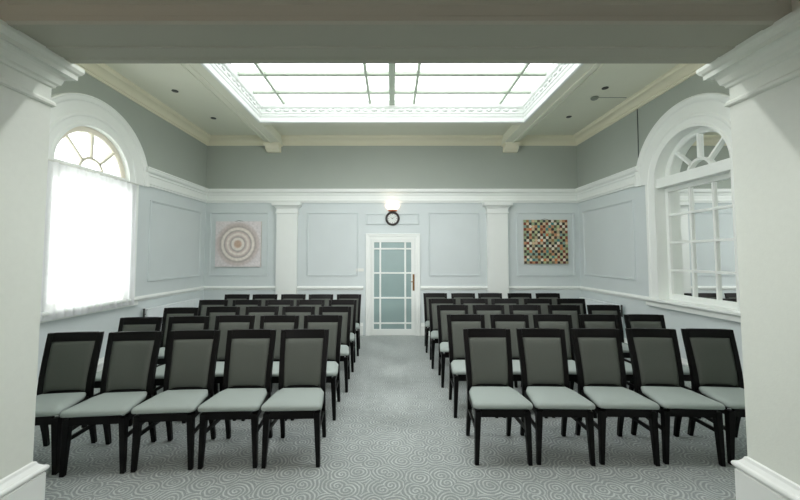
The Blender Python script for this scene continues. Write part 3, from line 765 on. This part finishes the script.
    for s in (-1, 1):
        bm = bmesh.new(); add_loft(bm, [[(s*x, y, z) for x, z in ((a-0.009, 0.228), (a+0.009, 0.228), (a+0.009, 0.256), (a-0.009, 0.256))] for y, a in ((-0.175, 0.194), (0.168, 0.176))])
        obj('stretcher', bm, WOOD, t, bevel=0.002)
    return t
proto = chair_proto(); kids = list(proto.children); used = [False]
ORD = ['nearest the aisle', 'second from the aisle', 'third from the aisle', 'fourth from the aisle', 'farthest from the aisle']
ROW = ['front row', 'second row', 'middle row', 'fourth row', 'back row']
def place(x, y, yaw, label, group):
    if not used[0]: r = proto; used[0] = True
    else:
        r = proto.copy(); C.objects.link(r)
        for ch in kids:
            c = ch.copy(); C.objects.link(c); c.parent = r
    r.location = (x, y, 0); r.rotation_euler = (0, 0, yaw)
    tag(r, label, 'chair', group)
def by_front(x, y, a):   # front-leg line centre
    return x+math.sin(a)*0.212, y+math.cos(a)*0.212
def by_top(x, y, a):
    return x-math.sin(a)*0.246, y-math.cos(a)*0.246
rows = {}
rows['right'] = [
    [('f', .838, 2.70, 0.5), ('f', 1.305, 2.70, 2), ('f', 1.785, 2.70, 3), ('f', 2.27, 2.70, 4), ('f', 2.755, 2.69, 5)],
    [('t', .806, 3.88, 0), ('t', 1.285, 3.88, 1), ('t', 1.755, 3.88, 1), ('t', 2.26, 3.88, 2), ('t', 2.76, 3.88, 3)],
    [('t', .795, 4.66, 0), ('t', 1.27, 4.66, 0), ('t', 1.75, 4.66, 1), ('t', 2.26, 4.65, 1), ('t', 2.78, 4.65, 2)],
    [('t', .755, 5.33, 0), ('t', 1.24, 5.34, 1), ('t', 1.705, 5.33, -1), ('t', 2.20, 5.33, 1), ('t', 2.70, 5.33, 2)],
    [('t', .753, 6.15, 0), ('t', 1.237, 6.14, 0), ('t', 1.708, 6.15, 1), ('t', 2.22, 6.14, -1), ('t', 2.71, 6.14, 1)]]
rows['left'] = [
    [('f', .75, 2.67, 2), ('f', 1.215, 2.66, 2), ('f', 1.68, 2.63, 4), ('f', 2.145, 2.58, 6), ('f', 2.62, 2.56, 8)],
    [('t', .743, 3.83, 0), ('t', 1.21, 3.82, 1), ('t', 1.69, 3.82, 1), ('t', 2.15, 3.76, 3), ('t', 2.62, 3.70, 4)],
    [('t', .722, 4.51, 1), ('t', 1.19, 4.51, 0), ('t', 1.655, 4.51, 1), ('t', 2.145, 4.50, 1), ('t', 2.62, 4.40, 3)],
    [('t', .722, 5.19, 0), ('t', 1.196, 5.19, 1), ('t', 1.65, 5.18, 0), ('t', 2.125, 5.18, 1), ('t', 2.61, 5.17, 2)],
    [('t', .725, 5.96, 0), ('t', 1.197, 5.95, 1), ('t', 1.665, 5.96, -1), ('t', 2.14, 5.95, 1), ('t', 2.61, 5.95, 1)]]
for side, sg in (('left', -1), ('right', 1)):
    for ri, row in enumerate(rows[side]):
        for ci, (kind, x, y, a) in enumerate(row):
            a = R(a)
            dy = (0, 0.05, 0.06, 0.09, 0.09)[ri]
            if kind == 't': x *= (y+dy)/y
            x, y = by_front(x, y, a) if kind == 'f' else by_top(x, y+dy, a)
            place(sg*x, y, -sg*a, 'dark-framed grey chair, %s, %s of the %s block' % (ORD[ci], ROW[ri], side), 'grey chairs in rows either side of the aisle')

# ------------------------------------------------------------------ added fill pendants, out of view in the near room
def pendant(x, y, z, label):
    t = empty('fill_pendant', (x, y, z)); tag(t, label, 'lamp', 'added fill pendants in the near room')
    bm = bmesh.new(); lathe(bm, [(0.02, 0.12), (0.10, 0.105), (0.17, 0.05), (0.19, 0.0), (0.183, 0.0), (0.163, 0.045), (0.095, 0.097), (0.02, 0.11), (0.02, 0.12)], (0, 0, 0), 'z', 28); obj('lamp_shade', bm, DARKM, t, smooth=True)
    bm = bmesh.new(); tube(bm, [(0, 0, 0.11), (0, 0, 1.0), (0, 0, 3.5-z)], 0.006, 6); obj('cord', bm, DARKM, t)
    bm = bmesh.new(); lathe(bm, [(0, 0.11), (0.021, 0.11), (0.021, 0.07), (0.0, 0.065)], (0, 0, 0), 'z', 16); obj('lamp_holder', bm, DARKM, t)
    l = bpy.data.lights.new('fill_pendant_bulb', 'SPOT'); l.energy = FILL_PEND; l.spot_size = R(164); l.spot_blend = 0.25; l.shadow_soft_size = 0.09; l.color = (0.97, 1, 0.97)
    o = bpy.data.objects.new('fill_pendant_bulb', l); C.objects.link(o); o.location = (x, y, z-0.005)
FILL_PEND = 8.5; FILL_BAT = 10  # powers of the added fill lamps
pendant(-0.9, 0.25, 2.74, 'added dark dome fill pendant in the near room, the one on the left')
pendant(0.9, 0.25, 2.74, 'added dark dome fill pendant in the near room, the one on the right')

# ------------------------------------------------------------------ light
w = bpy.data.worlds.new('overcast'); S.world = w; w.use_nodes = True
bg = w.node_tree.nodes['Background']; bg.inputs[0].default_value = (0.965, 1.0, 0.995, 1); bg.inputs[1].default_value = 1.2
def area(name, loc, rot, sx, sy, power, col):
    l = bpy.data.lights.new(name, 'AREA'); l.shape = 'RECTANGLE'; l.size = sx; l.size_y = sy; l.energy = power; l.color = col
    o = bpy.data.objects.new(name, l); C.objects.link(o); o.location = loc; o.rotation_euler = rot; return o
def point(name, loc, power, col, r=0.1):
    l = bpy.data.lights.new(name, 'POINT'); l.energy = power; l.color = col; l.shadow_soft_size = r
    o = bpy.data.objects.new(name, l); C.objects.link(o); o.location = loc; return o
point('added_near_room_lamp', (-2.3, -0.3, 2.9), 3, (1, 0.8, 0.66), 0.2)  # bare lamp added out of view, warms the beam's near face
def spot(name, loc, target, power, col, size, r=0.12):
    l = bpy.data.lights.new(name, 'SPOT'); l.energy = power; l.color = col; l.spot_size = R(size); l.spot_blend = 1.0; l.shadow_soft_size = r
    o = bpy.data.objects.new(name, l); C.objects.link(o); o.location = loc
    o.rotation_euler = (Vector(target)-Vector(loc)).to_track_quat('-Z', 'Y').to_euler(); return o
for sg in (-1, 1): spot('pier_fill_spot', (sg*2.7, YF+0.20, 2.66), (-sg*2.6, 6.2, 0.9), 48, (1, 1, 1), 100, 0.3)  # added fill spots washing the side walls, back wall and floor
for x in (-2.7, 2.7): area('pier_fill_uplight', (x, YF+0.16, 2.62), (R(180-32), 0, 0), 0.25, 0.12, 0.5, (1, 0.985, 0.97))  # weak added fill towards the ceiling
point('uplight_bulb', (CXL, YB-0.13, 2.625), 0.06, (1, 0.8, 0.62), 0.03)

# added out-of-view linear fill lamp by the near member of the skylight ring
LTUBE = mat('fill_lamp_tube', srgb(250, 252, 250), 0.4, 0.3, noise=0.01, emit=(1, 1, 1, 1), estr=0.5)
t = empty('fill_batten', (0, SY0-0.27, ZR)); tag(t, 'added long batten fill lamp hung from the ceiling at the near end of the skylight', 'lamp')
obj('lamp_body', box(-1.95, 1.95, -0.05, 0.05, -0.035, -0.001), PLAST, t, bevel=0.004)
for x in (-1.4, 1.4):
    bm = bmesh.new(); tube(bm, [(x, 0, -0.005), (x, 0, ZC-ZR)], 0.008, 8); obj('hanger', bm, PLAST, t, smooth=True)
bm = bmesh.new(); tube(bm, [(-1.9, 0, -0.05), (1.9, 0, -0.05)], 0.014, 10); obj('lamp_tube', bm, LTUBE, t, smooth=True)
area('fill_batten_light', (0, SY0-0.27, ZR-0.068), (R(22), 0, 0), 3.8, 0.09, FILL_BAT, (1, 1, 1))

# ------------------------------------------------------------------ camera
f = 350.0; t = math.atan(f/6900); cy = 257-f*math.tan(t)
cam = bpy.data.cameras.new('camera'); co = bpy.data.objects.new('camera', cam); C.objects.link(co); S.camera = co
co.location = (0, 0, 1.56); co.rotation_euler = (PI/2+t, 0, 0)
cam.sensor_width = 36; cam.lens = f/800*36; cam.shift_x = (400-392)/800; cam.shift_y = (cy-250)/800
cam.clip_start = 0.02
S.view_settings.view_transform = 'Standard'; S.view_settings.look = 'None'; S.view_settings.gamma = 1; S.view_settings.use_curve_mapping = False
S.view_settings.exposure = 2.25
S.cycles.use_denoising = True
S.cycles.max_bounces = 12; S.cycles.diffuse_bounces = 8; S.cycles.transparent_max_bounces = 12
